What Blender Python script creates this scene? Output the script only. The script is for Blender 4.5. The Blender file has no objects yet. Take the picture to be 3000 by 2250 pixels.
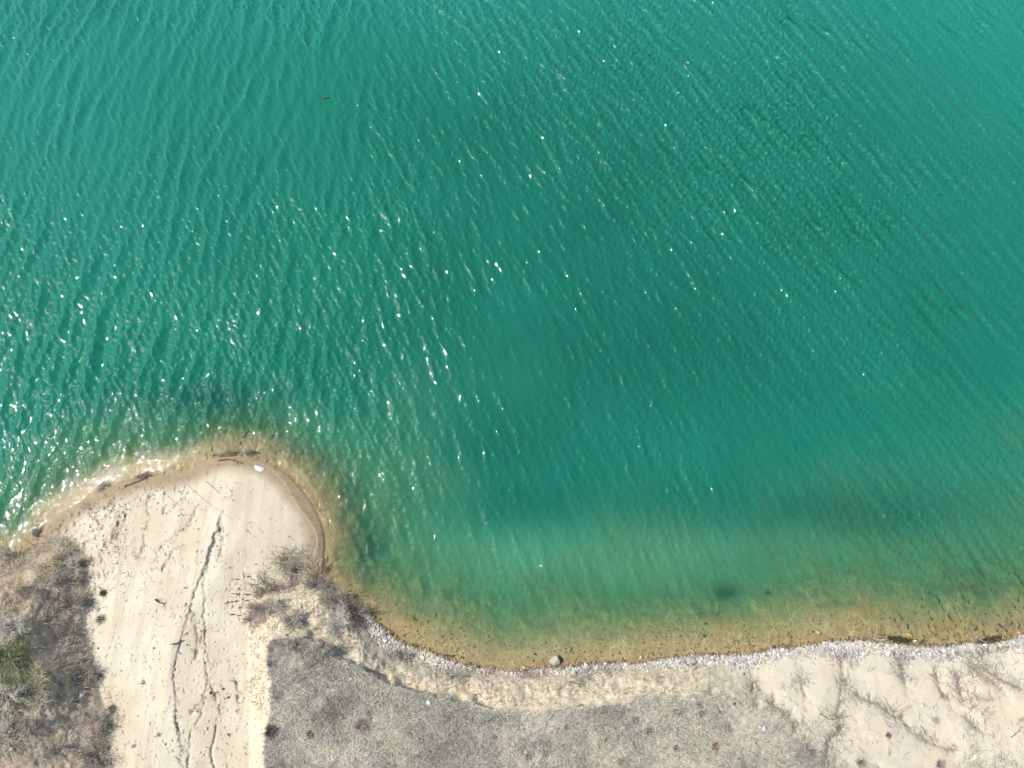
import bpy, math, random
import numpy as np
from mathutils import Vector

random.seed(7)
rng = np.random.default_rng(7)
R = math.radians
scene = bpy.context.scene
COL = scene.collection

# ------------------------------------------------------------------ camera, sky, sun, exposure
H, TILT, F = 20.0, R(16.0), 2081.0
cam_d = bpy.data.cameras.new('camera'); cam = bpy.data.objects.new('camera', cam_d); COL.objects.link(cam)
cam_d.sensor_width = 36.0; cam_d.lens = 36.0 * F / 3000.0
cam_d.clip_start = 0.1; cam_d.clip_end = 3000.0
cam.location = (0, 0, H); cam.rotation_euler = (TILT, 0, 0)
scene.camera = cam

SUN_EL, SUN_V = R(53.0), (-1.0, 0.24)
SUN_AZ = math.atan2(SUN_V[0], SUN_V[1])
world = bpy.data.worlds.new('World'); scene.world = world; world.use_nodes = True
wn = world.node_tree.nodes; wl = world.node_tree.links
sky = wn.new('ShaderNodeTexSky'); sky.sky_type = 'NISHITA'; sky.sun_disc = False
sky.sun_elevation = SUN_EL; sky.sun_rotation = SUN_AZ
sky.air_density = 1.0; sky.dust_density = 0.8
wl.new(sky.outputs[0], wn['Background'].inputs[0]); wn['Background'].inputs[1].default_value = 0.115
sun_d = bpy.data.lights.new('sun', 'SUN'); sun_d.energy = 4.0; sun_d.angle = R(0.53); sun_d.color = (1.0, 0.965, 0.91)
sun = bpy.data.objects.new('sun', sun_d); COL.objects.link(sun)
sdir = Vector((math.cos(SUN_EL) * math.sin(SUN_AZ), math.cos(SUN_EL) * math.cos(SUN_AZ), math.sin(SUN_EL)))
sun.rotation_euler = sdir.to_track_quat('Z', 'Y').to_euler(); sun.location = (-60, -15, 60)
scene.view_settings.view_transform = 'Standard'; scene.view_settings.look = 'None'
scene.view_settings.exposure = 0.46; scene.view_settings.gamma = 1.0
scene.cycles.max_bounces = 8; scene.cycles.transparent_max_bounces = 16

CT, ST = math.cos(TILT), math.sin(TILT)
def at(u, v, z):
    """a point of the photograph at height z -> world"""
    x = (np.asarray(u, float) - 1500.0) / F; y = -(np.asarray(v, float) - 1125.0) / F
    dx, dy, dz = x, y * CT + ST, y * ST - CT
    t = (z - H) / dz
    return dx * t, dy * t, H + dz * t

# ------------------------------------------------------------------ numpy helpers
_tab = {}
def vn(x, y, s, seed):
    if seed not in _tab: _tab[seed] = np.random.default_rng(seed + 1000).random((256, 256))
    T = _tab[seed]; x = x / s; y = y / s
    xi = np.floor(x).astype(int); yi = np.floor(y).astype(int); fx = x - xi; fy = y - yi
    fx = fx * fx * (3 - 2 * fx); fy = fy * fy * (3 - 2 * fy)
    a = T[xi & 255, yi & 255]; b = T[(xi + 1) & 255, yi & 255]; c = T[xi & 255, (yi + 1) & 255]; d = T[(xi + 1) & 255, (yi + 1) & 255]
    return (a * (1 - fx) + b * fx) * (1 - fy) + (c * (1 - fx) + d * fx) * fy - 0.5
def fbm(x, y, s, seed, n=4, g=0.5):
    o = 0; a = 1.0
    for i in range(n):
        o = o + a * vn(x + 13.7 * i, y - 7.1 * i, s / 2 ** i, seed + i); a *= g
    return o
def ss(a, b, x):
    t = np.clip((x - a) / (b - a), 0, 1); return t * t * (3 - 2 * t)
def dist(U, V, pl, want=False):
    """distance to a polyline, its signed side (+ = left of travel, seen on the photograph) and the place along it 0..1"""
    pl = np.asarray(pl, float); best = np.full(U.shape, 1e18); side = np.zeros(U.shape); par = np.zeros(U.shape)
    L = np.hypot(*np.diff(pl, axis=0).T); cum = np.concatenate([[0], np.cumsum(L)]) / L.sum()
    for i in range(len(pl) - 1):
        ax, ay = pl[i]; bx, by = pl[i + 1]; ex, ey = bx - ax, by - ay
        t = np.clip(((U - ax) * ex + (V - ay) * ey) / (ex * ex + ey * ey), 0, 1)
        dx = U - ax - t * ex; dy = V - ay - t * ey; d = dx * dx + dy * dy; m = d < best
        best = np.where(m, d, best)
        if want:
            side = np.where(m, ex * dy - ey * dx, side); par = np.where(m, cum[i] + t * (cum[i + 1] - cum[i]), par)
    return (np.sqrt(best), np.sign(side), par) if want else np.sqrt(best)
def inside(U, V, pg):
    pg = np.asarray(pg, float); c = np.zeros(U.shape, bool); n = len(pg)
    for i in range(n):
        ax, ay = pg[i]; bx, by = pg[(i + 1) % n]
        if ay == by: continue
        c ^= ((ay > V) != (by > V)) & (U < (bx - ax) * (V - ay) / (by - ay) + ax)
    return c
def smooth_line(pl, n=2):
    pl = np.asarray(pl, float)
    for _ in range(n):
        q = pl[:-1] * .75 + pl[1:] * .25; r = pl[:-1] * .25 + pl[1:] * .75
        pl = np.concatenate([pl[:1], np.stack([q, r], 1).reshape(-1, 2), pl[-1:]])
    return pl

# ------------------------------------------------------------------ lines traced over the place (photograph pixels)
SHORE = smooth_line([(-400,1690),(-60,1640),(0,1628),(55,1628),(92,1600),(124,1563),(144,1533),(199,1493),(268,1448),(343,1418),(428,1396),(497,1389),(552,1381),(587,1359),
 (627,1341),(696,1335),(756,1346),(815,1372),(860,1409),(895,1453),(925,1498),(945,1543),(951,1598),(944,1642),(965,1687),(985,1722),(1024,1758),(1060,1780),(1093,1800),
 (1106,1826),(1143,1850),(1183,1880),(1233,1898),(1261,1905),(1322,1930),(1371,1946),(1428,1956),(1485,1961),(1538,1958),(1607,1952),(1688,1946),(1749,1940),(1810,1938),
 (1884,1934),(1953,1923),(2014,1915),(2100,1914),(2136,1912),(2226,1907),(2253,1897),(2316,1892),(2393,1885),(2416,1875),(2520,1869),(2556,1874),(2633,1880),(2705,1889),
 (2778,1889),(2836,1876),(2904,1880),(2949,1871),(3000,1853),(3120,1830),(3500,1800)], 1)
LAND = np.concatenate([SHORE, [(3500, 3000), (-400, 3000)]])
TOE = smooth_line([(731,2800),(731,2250),(729,2169),(731,2088),(728,1997),(724,1907),(727,1840),(706,1790),(730,1745),(800,1728),(880,1712),(955,1702),(1000,1760),(1062,1820),(1097,1880),
 (1165,1922),(1233,1938),(1294,1956),(1371,1966),(1485,1976),(1566,1975),(1688,1972),(1810,1958),(1912,1958),(2014,1948),(2100,1942),(2136,1950),(2253,1944),(2316,1921),(2407,1912),
 (2497,1921),(2588,1912),(2678,1921),(2769,1925),(2859,1912),(3000,1889),(3500,1850)], 1)
TOE_PG = np.concatenate([TOE, [(3500, 2800)]])
EDGE = [(772,2800),(772,2250),(774,2169),(789,2088),(792,1997),(780,1934),(781,1893),(799,1875),(826,1869),(850,1872),(871,1864),(890,1868),(907,1876),(939,1882),(950,1893),(962,1898),(970,1908),(975,1922),(993,1936),(1012,1938),(1030,1950),(1048,1952),
 (1070,1963),(1086,1970),(1102,1984),(1125,1997),(1150,2008),(1188,2018),(1222,2030),(1256,2032),(1276,2046),(1302,2047),(1330,2056),(1363,2057),(1392,2066),(1420,2072),(1485,2078),(1558,2084),(1639,2074),(1729,2070),(1810,2060),(1871,2041),(1932,2035),
 (1993,2037),(2050,2027),(2100,2045),(2135,2100),(2230,2150),(2330,2190),(2440,2262),(2700,2310),(3000,2340),(3500,2400)]
EDGE_PG = np.concatenate([EDGE, [(3500, 2800)]])
LTOE = smooth_line([(300,2800),(303,2250),(314,2205),(320,2156),(315,2088),(298,2043),(276,1970),(268,1934),(251,1871),(252,1817),(270,1753),(254,1690),(246,1636),(222,1590),(180,1560),(135,1576),(100,1610),(50,1645),(-400,1720)], 1)
LTOE_PG = np.concatenate([LTOE, [(-400, 2800)]])
LTOP = [(-60,2800),(-40,2290),(0,2240),(37,2205),(71,2157),(113,2100),(127,2063),(125,2020),(122,1961),(85,1916),(76,1850),(60,1815),(0,1790),(-400,1780)]
LTOP_PG = np.concatenate([LTOP, [(-400, 2800)]])
CRACK = smooth_line([(655,1476),(646,1505),(638,1545),(626,1580),(612,1625),(601,1660),(586,1700),(566,1748),(556,1795),(543,1830),(532,1860),(527,1900),(513,1948),(508,1975),(514,2030),(517,2080),(514,2110),(524,2150)], 1)
CRACK2 = smooth_line([(592,1672),(598,1700),(597,1760),(595,1810),(603,1850),(600,1885),(611,1930),(603,1962),(608,1995),(600,2025),(590,2085),(575,2120),(560,2150),(552,2210),(548,2300)], 1)
CRACK3 = smooth_line([(633,2125),(628,2170),(616,2205),(630,2250),(640,2300)], 1)
RILLS = [smooth_line(r, 1) for r in (
 [(2190,1949),(2199,1977),(2208,2004),(2206,2035),(2212,2071)], [(2226,2022),(2240,2044),(2260,2065),(2276,2076),(2294,2087),(2316,2114),(2330,2140)],
 [(2463,1935),(2468,1960),(2470,2008),(2461,2038),(2459,2067),(2454,2094),(2461,2121),(2454,2150),(2425,2166),(2423,2185),(2410,2240)],
 [(2624,1929),(2640,1952),(2645,1995),(2658,2013)], [(2740,1972),(2746,2004),(2760,2035),(2778,2053)],
 [(2839,1945),(2862,1972),(2896,1995),(2929,2013),(2952,2038)], [(2803,1977),(2807,2020),(2819,2053),(2812,2090),(2832,2105),(2855,2133),(2875,2148)],
 [(2511,2035),(2563,2065),(2608,2087),(2645,2112),(2667,2139),(2688,2162),(2735,2180),(2800,2205)], [(2085,2030),(2100,2065),(2122,2097),(2135,2140)],
 [(2340,1990),(2352,2015),(2358,2040)], [(2880,1960),(2920,1985),(2990,2020)], [(2860,2035),(2885,2055),(2930,2045)])]
GULLY = [smooth_line(g, 1) for g in (
 [(433,1477),(437,1508),(428,1542),(424,1576),(415,1610),(403,1637)], [(374,1477),(372,1508),(358,1547),(345,1574)], [(485,1477),(480,1504)],
 [(575,1486),(566,1517),(548,1547),(516,1560),(498,1578),(469,1605),(449,1671)], [(352,1500),(348,1540),(338,1560)], [(520,1600),(490,1640),(470,1672)], [(640,1545),(655,1590),(640,1640)], [(560,1790),(575,1830),(580,1880),(570,1930)], [(603,1850),(585,1890),(575,1930)], [(608,1995),(630,2030),(645,2090)], [(690,1990),(700,2040),(698,2090)], [(514,2100),(530,2160),(528,2230)], [(600,2040),(575,2075),(560,2090)])]
SCARP = smooth_line([(630,1362),(700,1358),(790,1372),(815,1392),(850,1440),(865,1473),(890,1505),(910,1530),(925,1560),(931,1585),(928,1610),(918,1642)], 1)

# ------------------------------------------------------------------ the ground: one sheet of land and lake bed
US = np.arange(-240, 3241, 3.0); VS = np.arange(870, 2410, 3.0)
U, V = np.meshgrid(US, VS)
wob = 5 * fbm(U, V, 60, 3, 3)
d_sh = dist(U, V, SHORE); land = inside(U, V, LAND); sd = np.where(land, d_sh, -d_sh) + 4 * fbm(U, V, 40, 5, 3)
d_toe = dist(U, V, TOE); blk = inside(U + 5 * vn(U, V, 18, 26) + 3 * vn(U, V, 7, 25), V + 4 * vn(U, V, 16, 29), TOE_PG)
Uw = U + 9 * vn(U, V, 14, 21) + 5 * vn(U, V, 6, 20) + 8 * vn(U, V, 40, 22); Vw = V + 6 * vn(U, V, 14, 23) + 7 * vn(U, V, 40, 24)
d_edge = dist(Uw, Vw, EDGE); plat = inside(Uw, Vw, EDGE_PG)
d_lt = dist(U, V, LTOE); lbk = inside(U, V, LTOE_PG); d_lp = dist(Uw, Vw, LTOP); ltop = inside(Uw, Vw, LTOP_PG)
jag = 7 * vn(U, V, 11, 27) + 5 * vn(U, V, 5, 28); c_d, c_s, c_p = dist(U + wob * .6 + jag, V, CRACK, True); c2_d, c2_s, c2_p = dist(U + wob * .5 + 1.4 * jag, V, CRACK2, True); c3_d, c3_s, c3_p = dist(U + wob * .5, V, CRACK3, True)
r_d = np.min([dist(U + wob, V + wob, r) for r in RILLS], axis=0)
g_d = np.min([dist(U + wob, V, g) for g in GULLY], axis=0)
s_d, s_s, s_p = dist(U + wob * .5, V + wob * .4, SCARP, True)
flatX, flatY, _ = at(U, V, 0.5)

dm = np.maximum(-sd, 0) / 100.0
shelf = np.exp(-((U - 1030) ** 2 / 170 ** 2 + (V - 1640) ** 2 / 170 ** 2)) + .55 * np.exp(-((U - 560) ** 2 / 260 ** 2 + (V - 1290) ** 2 / 80 ** 2)) + .5 * ss(2100, 2500, U)
wL = np.maximum(ss(760, 640, U), ss(1350, 1265, V) * ss(1150, 900, U)); wR = ss(1060, 1240, U)                      # west of the spit / the long right-hand shore
fw = .42 * wL + (.32 + .2 * wR) * (1 - wL); out_ = np.maximum(dm - fw, 0)
depth = .03 * (1 - np.exp(-dm * 10)) + .11 * np.minimum(dm, fw) + out_ * (.55 * wL + (1 - wL) * (.36 - .07 * wR)) + out_ ** 2 * (.75 * wL + (1 - wL) * (.20 - .08 * wR - .06 * ss(2150, 2700, U)))
depth = depth + 5 * ss(1120, 900, V)
depth = depth * (1 + .45 * fbm(flatX, flatY, 1.4, 31, 4) * ss(0, .4, dm) + .25 * fbm(flatX, flatY, .3, 33, 3) * ss(.3, 1, dm)) 
ld = np.maximum(sd, 0)
zs = .005 + .08 * (1 - np.exp(-ld / 45)) + .0011 * ld + .03 * ss(40, 200, ld) * fbm(flatX, flatY, 1.2, 41, 4)
prof = d_toe / (d_toe + d_edge + 1e-6)
steep = ss(2350, 1900, U)
lumps = fbm(flatX, flatY, .28, 45, 4, .6)
runs = vn(flatX + .1 * lumps, flatY * .22, .06, 47) + .6 * vn(flatX, flatY * .3, .03, 48)
pr = np.where(plat, 1.0, np.clip(prof + (.045 * runs * steep) * np.sin(np.pi * np.clip(prof, 0, 1)) + .055 * steep * lumps * np.sin(np.pi * np.clip(prof, 0, 1)) * 2, 0, 1) * (1 - (.10 + .28 * ss(840, 900, U) * ss(1480, 1380, U) * ss(-.35, .2, vn(U, V, 32, 49))) * steep * ss(820, 860, U) * ss(.2, .95, prof)))
ze = 1.0 + .0004 * (V - 1900) + .0002 * np.maximum(U - 2000, 0) + .05 * fbm(flatX, flatY, .9, 51, 5)
z_land = np.where(blk, zs * (1 - pr) + ze * pr, zs)
lprof = np.where(ltop, 1.0, d_lt / (d_lt + d_lp + 1e-6))
lpr = np.clip(lprof + .11 * fbm(flatX, flatY, .35, 61, 4, .6) * np.sin(np.pi * np.clip(lprof, 0, 1)), 0, 1)
zl = 1.38 + .0006 * (V - 1850) + .07 * fbm(flatX, flatY, .5, 71, 4)
zl = np.where(ltop, zl + .0012 * d_lp, zl) + .5 * ss(-95, -150, U) * ss(1800, 1860, V) * ss(2170, 2090, V)  # plus an unseen rise left of view, added to shade the bank top
z_land = np.where(lbk, zs * (1 - lpr) + zl * lpr, z_land)
sandm = (land & ~blk & ~lbk).astype(float)
# scarps and rills cut in the sand (left of the line stands higher)
hc = .10 * ss(0, .10, c_p) * (1 - ss(.22, .42, c_p)) * (.8 + .5 * vn(U, V, 25, 12)) + .03 * ss(0, .1, c_p)
left = (c_s > 0) if False else (c_s * 1.0)
up = np.where(c_s > 0, np.exp(-c_d / 55.0), 0.0)
z_land += sandm * (hc * ss(-7, 3, c_s * c_d) * np.where(c_s > 0, np.exp(-c_d / (12 + 60 * ss(0, .2, c_p))), 1) - .055 * np.exp(-((c_d + 0) / 3.2) ** 2) * ss(.02, .1, c_p) * (.7 + vn(U, V, 18, 17)))
z_land -= sandm * .050 * np.exp(-(c2_d / 3.2) ** 2) * (.6 + 1.2 * vn(U, V, 22, 8)) + sandm * .055 * np.exp(-(c3_d / 3.2) ** 2)
z_land += sandm * .02 * np.where(c2_s > 0, np.exp(-c2_d / 14), 0)
z_land -= (.035 * np.exp(-(r_d / 5) ** 2) * ss(-.3, .2, vn(U, V, 22, 14)) + .02 * np.exp(-(r_d / 18) ** 2) + .025 * np.exp(-(r_d / 60) ** 2)) * ss(0, 40, d_toe)
z_land -= sandm * .045 * np.exp(-(g_d / 4.5) ** 2) * ss(-.2, .3, vn(U, V, 12, 18))
z_land += sandm * .035 * np.where(s_s > 0, 0, 1) * np.exp(-s_d / 30)
# clods on the trodden north-west part of the sand
clod = ss(430, 330, U) * ss(1430, 1480, V) * ss(1780, 1620, V) + .9 * np.exp(-((U - 400) / 60) ** 2 - ((V - 1450) / 28) ** 2) + .9 * np.exp(-((U - 490) / 45) ** 2 - ((V - 1445) / 30) ** 2) + .8 * np.exp(-((U - 325) / 30) ** 2 - ((V - 1485) / 22) ** 2) + .8 * np.exp(-((U - 525) / 16) ** 2 - ((V - 1510) / 36) ** 2)
clod = np.clip(clod, 0, 1) * sandm
z_land += clod * (.035 * np.maximum(vn(flatX, flatY, .09, 81) - .12, 0) * 4 + .10 * np.maximum(vn(flatX, flatY, .3, 83), 0))
z_land += .012 * fbm(flatX, flatY, .25, 85, 3) * ss(5, 40, ld) * (1 - .5 * sandm)
# paw and hoof prints pressed in the sand
pits = np.zeros(U.shape)
pr_rng = np.random.default_rng(5)
for _ in range(600):
    pu, pv = pr_rng.uniform(270, 725), pr_rng.uniform(1600, 2330)
    i0 = int((pv - 870) / 3); j0 = int((pu + 240) / 3); rr = pr_rng.uniform(2.0, 4.6)
    sl = (slice(max(i0 - 5, 0), i0 + 6), slice(j0 - 5, j0 + 6))
    q = ((U[sl] - pu) ** 2 + (V[sl] - pv) ** 2) / rr ** 2
    pits[sl] += pr_rng.uniform(.4, 1) * (-np.exp(-q) + .35 * np.exp(-(np.sqrt(q) - 1.5) ** 2 * 3))
z_land += sandm * .034 * pits
Z = np.where(sd > 0, z_land, -depth - .0)
X, Y, Z = at(U, V, Z)

def gridmesh(name, X, Y, Z, colors=None):
    ny, nx = X.shape; me = bpy.data.meshes.new(name)
    me.vertices.add(nx * ny); me.vertices.foreach_set('co', np.stack([X, Y, Z], -1).astype(np.float32).ravel())
    idx = np.arange(nx * ny, dtype=np.int32).reshape(ny, nx)
    q = np.stack([idx[:-1, :-1], idx[1:, :-1], idx[1:, 1:], idx[:-1, 1:]], -1).reshape(-1, 4)
    p0 = np.array([X.flat[q[0, k]] for k in range(3)]); 
    a = np.array([X.flat[q[0, 1]] - X.flat[q[0, 0]], Y.flat[q[0, 1]] - Y.flat[q[0, 0]]]); b = np.array([X.flat[q[0, 2]] - X.flat[q[0, 0]], Y.flat[q[0, 2]] - Y.flat[q[0, 0]]])
    if a[0] * b[1] - a[1] * b[0] < 0: q = q[:, ::-1]
    n = len(q); me.loops.add(4 * n); me.polygons.add(n)
    me.loops.foreach_set('vertex_index', np.ascontiguousarray(q).ravel().astype(np.int32))
    me.polygons.foreach_set('loop_start', np.arange(0, 4 * n, 4, dtype=np.int32))
    me.polygons.foreach_set('use_smooth', np.ones(n, bool))
    for cn, arr in (colors or {}).items():
        at_ = me.color_attributes.new(cn, 'FLOAT_COLOR', 'POINT')
        at_.data.foreach_set('color', arr.reshape(-1, 4).astype(np.float32).ravel())
    me.update(calc_edges=True); me.validate()
    return me
def pad(A, k): return np.pad(A, k, mode='edge')
OFF = np.array([.3, .8, 1.8, 4, 9, 20, 45, 100, 220, 480])
def pad_xy(X, Y):
    k = len(OFF); X = pad(X, k); Y = pad(Y, k)
    X[:, :k] -= OFF[::-1][None, :]; X[:, -k:] += OFF[None, :]
    top = Y[0].mean() > Y[-1].mean(); s = 1 if top else -1
    Y[:k, :] += s * OFF[::-1][:, None]; Y[-k:, :] -= s * OFF[:, None]
    return X, Y

# ground zones: what the surface is made of
wet = np.where(sd > 0, ss(60 + 22 * vn(U, V, 50, 91) + 25 * ss(700, 900, U) * (V < 1660), 18, sd) * (U < 1050) + ss(12, 2, sd) * (U >= 1050), 1.0)
damp = np.where(s_s < 0, 1, 0) * sandm * ss(300, 20, s_d) * (U > 540) * (V < 1660) * .55
soil = np.where(plat, ss(0, 6, d_edge), 0) * blk
right = ss(2060, 2480, U + .5 * (V - 2100) * -1)
soil = np.clip(soil + 0.55 * ss(.55, .95, prof) * blk * (U > 2100) * ss(-.25, .25, fbm(flatX, flatY, 1.2, 95, 4) - .1), 0, 1)
clay = blk * (1 - soil) * (1 - ss(2000, 2250, U) * .7)
bed = (sd <= 0).astype(float)
orange = np.zeros(U.shape)
for (u0, v0, ru, rv) in ((2545,1780,60,13),(2425,1789,32,12),(2325,1777,12,8),(2140,1832,45,14),(2250,1803,28,12),(2070,1816,24,9),(2800,1820,70,14),(1190,1830,70,30)):
    orange = np.maximum(orange, (.35 if u0 == 1190 else 1) * np.exp(-((U - u0) / ru) ** 2 - ((V + .25 * (U - u0) - v0) / rv) ** 2))
orange = bed * np.clip(orange * 1.4 * ss(-.25, .2, fbm(flatX, flatY, .5, 97, 4)), 0, 1)
weed = np.zeros(U.shape)
for (u0, v0, ru, rv, a) in ((1085,1630,55,75,1.2),(1000,1480,80,110,.5),(880,1360,120,50,.5),(740,1312,120,22,.6),(600,1215,160,45,.9),(330,1250,90,30,.4),(2125,1738,36,22,.75),(2250,1737,12,8,.7),(2860,1735,110,40,.45),(2450,1765,90,14,.5),(2080,1800,70,10,.5),(2900,1830,90,14,.7),(1290,1745,110,50,.25)):
    weed += a * np.exp(-((U - u0) / ru) ** 2 - ((V - v0) / rv) ** 2)
weed = bed * np.clip(weed, 0, 1) * ss(-.3, .3, fbm(flatX, flatY, .22, 99, 4))
weed = np.clip(weed + bed * .2 * ss(.05, .45, fbm(flatX, flatY, .5, 101, 4)) * ss(.15, .5, depth), 0, 1)
litter = np.exp(-(r_d / 4) ** 2) * .5 + .15 * np.exp(-(r_d / 22) ** 2) + .5 * np.exp(-(g_d / 4) ** 2) * sandm
litter = np.clip(litter * ss(-.35, .3, fbm(flatX, flatY, .2, 103, 3)), 0, 1)
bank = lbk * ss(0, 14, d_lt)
za = np.stack([wet, soil, clay, bed], -1); zb = np.stack([orange, weed, litter, bank], -1)
zc = np.stack([damp, clod, np.exp(-((np.abs(sd)) / 5) ** 2), np.ones_like(sd)], -1)
zd = np.stack([blk * ss(2000, 2200, U), sandm, sandm, np.ones_like(sd)], -1)
k = len(OFF)
GX, GY = pad_xy(X, Y); GZ = pad(Z, k)
za, zb, zc, zd = [np.pad(a, ((k, k), (k, k), (0, 0)), mode='edge') for a in (za, zb, zc, zd)]
far = np.zeros(GX.shape); far[:k] = OFF[::-1][:, None]
GZ = GZ - np.minimum(far, 8.0) * .5 * (GZ < 0)
ground_me = gridmesh('ground', GX, GY, GZ, {'zone_a': za, 'zone_b': zb, 'zone_c': zc, 'zone_d': zd})
ground = bpy.data.objects.new('ground', ground_me); COL.objects.link(ground); ground['kind'] = 'structure'

def sample(A, u, v):
    x = np.clip((np.asarray(u, float) + 240) / 3, 0, A.shape[1] - 1.001); y = np.clip((np.asarray(v, float) - 870) / 3, 0, A.shape[0] - 1.001)
    i = y.astype(int); j = x.astype(int); fx = x - j; fy = y - i
    return (A[i, j] * (1 - fx) + A[i, j + 1] * fx) * (1 - fy) + (A[i + 1, j] * (1 - fx) + A[i + 1, j + 1] * fx) * fy
def on(u, v): return np.stack([sample(X, u, v), sample(Y, u, v), sample(Z, u, v)], -1)

# ------------------------------------------------------------------ materials
def mat(name):
    m = bpy.data.materials.new(name); m.use_nodes = True; m.node_tree.nodes.clear()
    return m, m.node_tree.nodes, m.node_tree.links
class NT:
    def __init__(s, name):
        s.m, s.n, s.l = mat(name)
        s.out = s.n.new('ShaderNodeOutputMaterial')
    def node(s, t, **kw):
        nd = s.n.new('ShaderNode' + t)
        for k_, v_ in kw.items():
            if k_.startswith('i_'):
                key = k_[2:]; key = int(key) if key.isdigit() else key.replace('_', ' ')
                if hasattr(v_, 'is_output'): s.l.new(v_, nd.inputs[key])
                else: nd.inputs[key].default_value = v_
            else: setattr(nd, k_, v_)
        return nd
    def mix(s, f, a, b, mode='MIX'):
        nd = s.n.new('ShaderNodeMix'); nd.data_type = 'RGBA'; nd.blend_type = mode
        for sock, val in ((nd.inputs[0], f), (nd.inputs[6], a), (nd.inputs[7], b)):
            if hasattr(val, 'is_output'): s.l.new(val, sock)
            elif isinstance(val, (int, float)): sock.default_value = val
            else: sock.default_value = (*val, 1) if len(val) == 3 else val
        return nd.outputs[2]
    def math(s, op, a, b=0.0, c=None):
        nd = s.n.new('ShaderNodeMath'); nd.operation = op
        for i, val in enumerate((a, b) if c is None else (a, b, c)):
            if hasattr(val, 'is_output'): s.l.new(val, nd.inputs[i])
            else: nd.inputs[i].default_value = val
        return nd.outputs[0]
    def noise(s, vec, scale, detail=4, rough=.55, dist=0.0):
        nd = s.node('TexNoise', i_Scale=scale, i_Detail=detail, i_Roughness=rough, i_Distortion=dist); s.l.new(vec, nd.inputs['Vector']); return nd.outputs[0]
    def ramp(s, f, lo, hi):
        nd = s.n.new('ShaderNodeMapRange'); nd.interpolation_type = 'SMOOTHSTEP'; s.l.new(f, nd.inputs[0]); nd.inputs[1].default_value = lo; nd.inputs[2].default_value = hi; return nd.outputs[0]

t = NT('ground_soil')
geo = t.node('NewGeometry').outputs['Position']
A = t.node('VertexColor', layer_name='zone_a'); B = t.node('VertexColor', layer_name='zone_b'); C_ = t.node('VertexColor', layer_name='zone_c')
sa = t.node('SeparateColor', i_0=A.outputs[0]).outputs; sb = t.node('SeparateColor', i_0=B.outputs[0]).outputs; sc = t.node('SeparateColor', i_0=C_.outputs[0]).outputs
sa2 = zcn[1] if False else t.node('SeparateColor', i_0=t.node('VertexColor', layer_name='zone_d').outputs[0]).outputs[0]; n_big = t.noise(geo, .9, 5); n_mid = t.noise(geo, 5, 6, .6); n_fine = t.noise(geo, 32, 5, .7); n_grit = t.noise(geo, 90, 3, .7)
sand = t.mix(t.ramp(n_big, .35, .68), (.54, .468, .338), (.62, .557, .422))
mps = t.node('Mapping', i_Vector=geo); mps.inputs['Rotation'].default_value = (0, 0, R(8)); mps.inputs['Scale'].default_value = (2.6, .28, 1)
sand = t.mix(t.math('MULTIPLY', t.ramp(t.noise(mps.outputs[0], 1.6, 5, .6, .5), .48, .66), .55), sand, (.455, .385, .275))
sand = t.mix(t.math('MULTIPLY', sa2, t.math('MULTIPLY', t.ramp(t.noise(geo, 1.1, 6, .6), .42, .62), .6)), sand, (.43, .405, .345))
sand = t.mix(t.math('MULTIPLY', t.ramp(n_fine, .5, .75), .35), sand, (.36, .31, .235))
sand = t.mix(t.math('MULTIPLY', sc[0], 1.0), sand, (.38, .315, .225))
sand = t.mix(t.math('MULTIPLY', sc[1], t.math('MULTIPLY', t.ramp(n_fine, .50, .66), .6)), sand, (.22, .18, .13))
clayc = t.mix(t.ramp(n_mid, .35, .65), (.55, .455, .31), (.62, .54, .40))
clayc = t.mix(t.math('MULTIPLY', t.ramp(n_fine, .52, .72), .6), clayc, (.30, .22, .13))
col = t.mix(sa[2], sand, clayc)
soilc = t.mix(t.ramp(n_mid, .35, .65), (.34, .305, .235), (.46, .41, .31))
soilc = t.mix(t.math('MULTIPLY', t.ramp(n_fine, .48, .72), .7), soilc, (.20, .175, .14))
col = t.mix(sa[1], col, soilc)
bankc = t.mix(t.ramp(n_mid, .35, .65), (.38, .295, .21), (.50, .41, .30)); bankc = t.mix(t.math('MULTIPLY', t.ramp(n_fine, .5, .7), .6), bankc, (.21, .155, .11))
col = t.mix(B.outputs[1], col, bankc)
col = t.mix(t.math('MULTIPLY', sb[2], .75), col, (.17, .15, .125))
wetc = t.mix(t.ramp(n_mid, .3, .7), (.27, .20, .115), (.32, .245, .15))
col = t.mix(sa[0], col, wetc)
# the lake bed: brown silt, stones, weed, rusty algae
vor = t.node('TexVoronoi', i_Scale=11.0); t.l.new(geo, vor.inputs['Vector'])
bedc = t.mix(t.ramp(n_mid, .3, .7), (.27, .195, .095), (.375, .285, .145))
bedc = t.mix(t.ramp(n_fine, .48, .7), bedc, (.18, .13, .065))
bedc = t.mix(t.math('MULTIPLY', t.ramp(vor.outputs['Distance'], .32, .1), .35), bedc, (.36, .28, .15))
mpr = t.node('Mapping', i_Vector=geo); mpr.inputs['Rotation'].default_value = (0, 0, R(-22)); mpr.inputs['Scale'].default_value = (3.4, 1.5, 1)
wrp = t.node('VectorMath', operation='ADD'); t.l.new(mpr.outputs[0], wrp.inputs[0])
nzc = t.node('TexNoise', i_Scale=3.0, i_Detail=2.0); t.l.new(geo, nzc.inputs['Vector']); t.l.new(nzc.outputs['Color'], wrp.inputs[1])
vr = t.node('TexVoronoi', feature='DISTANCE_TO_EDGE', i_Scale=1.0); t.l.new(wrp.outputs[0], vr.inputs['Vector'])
bedc = t.mix(t.math('MULTIPLY', t.math('MULTIPLY', t.ramp(vr.outputs['Distance'], .07, .0), t.ramp(n_big, .3, .6)), .55), bedc, (.52, .43, .22))  # sun caustics painted into the bed colour as a pale net
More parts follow.
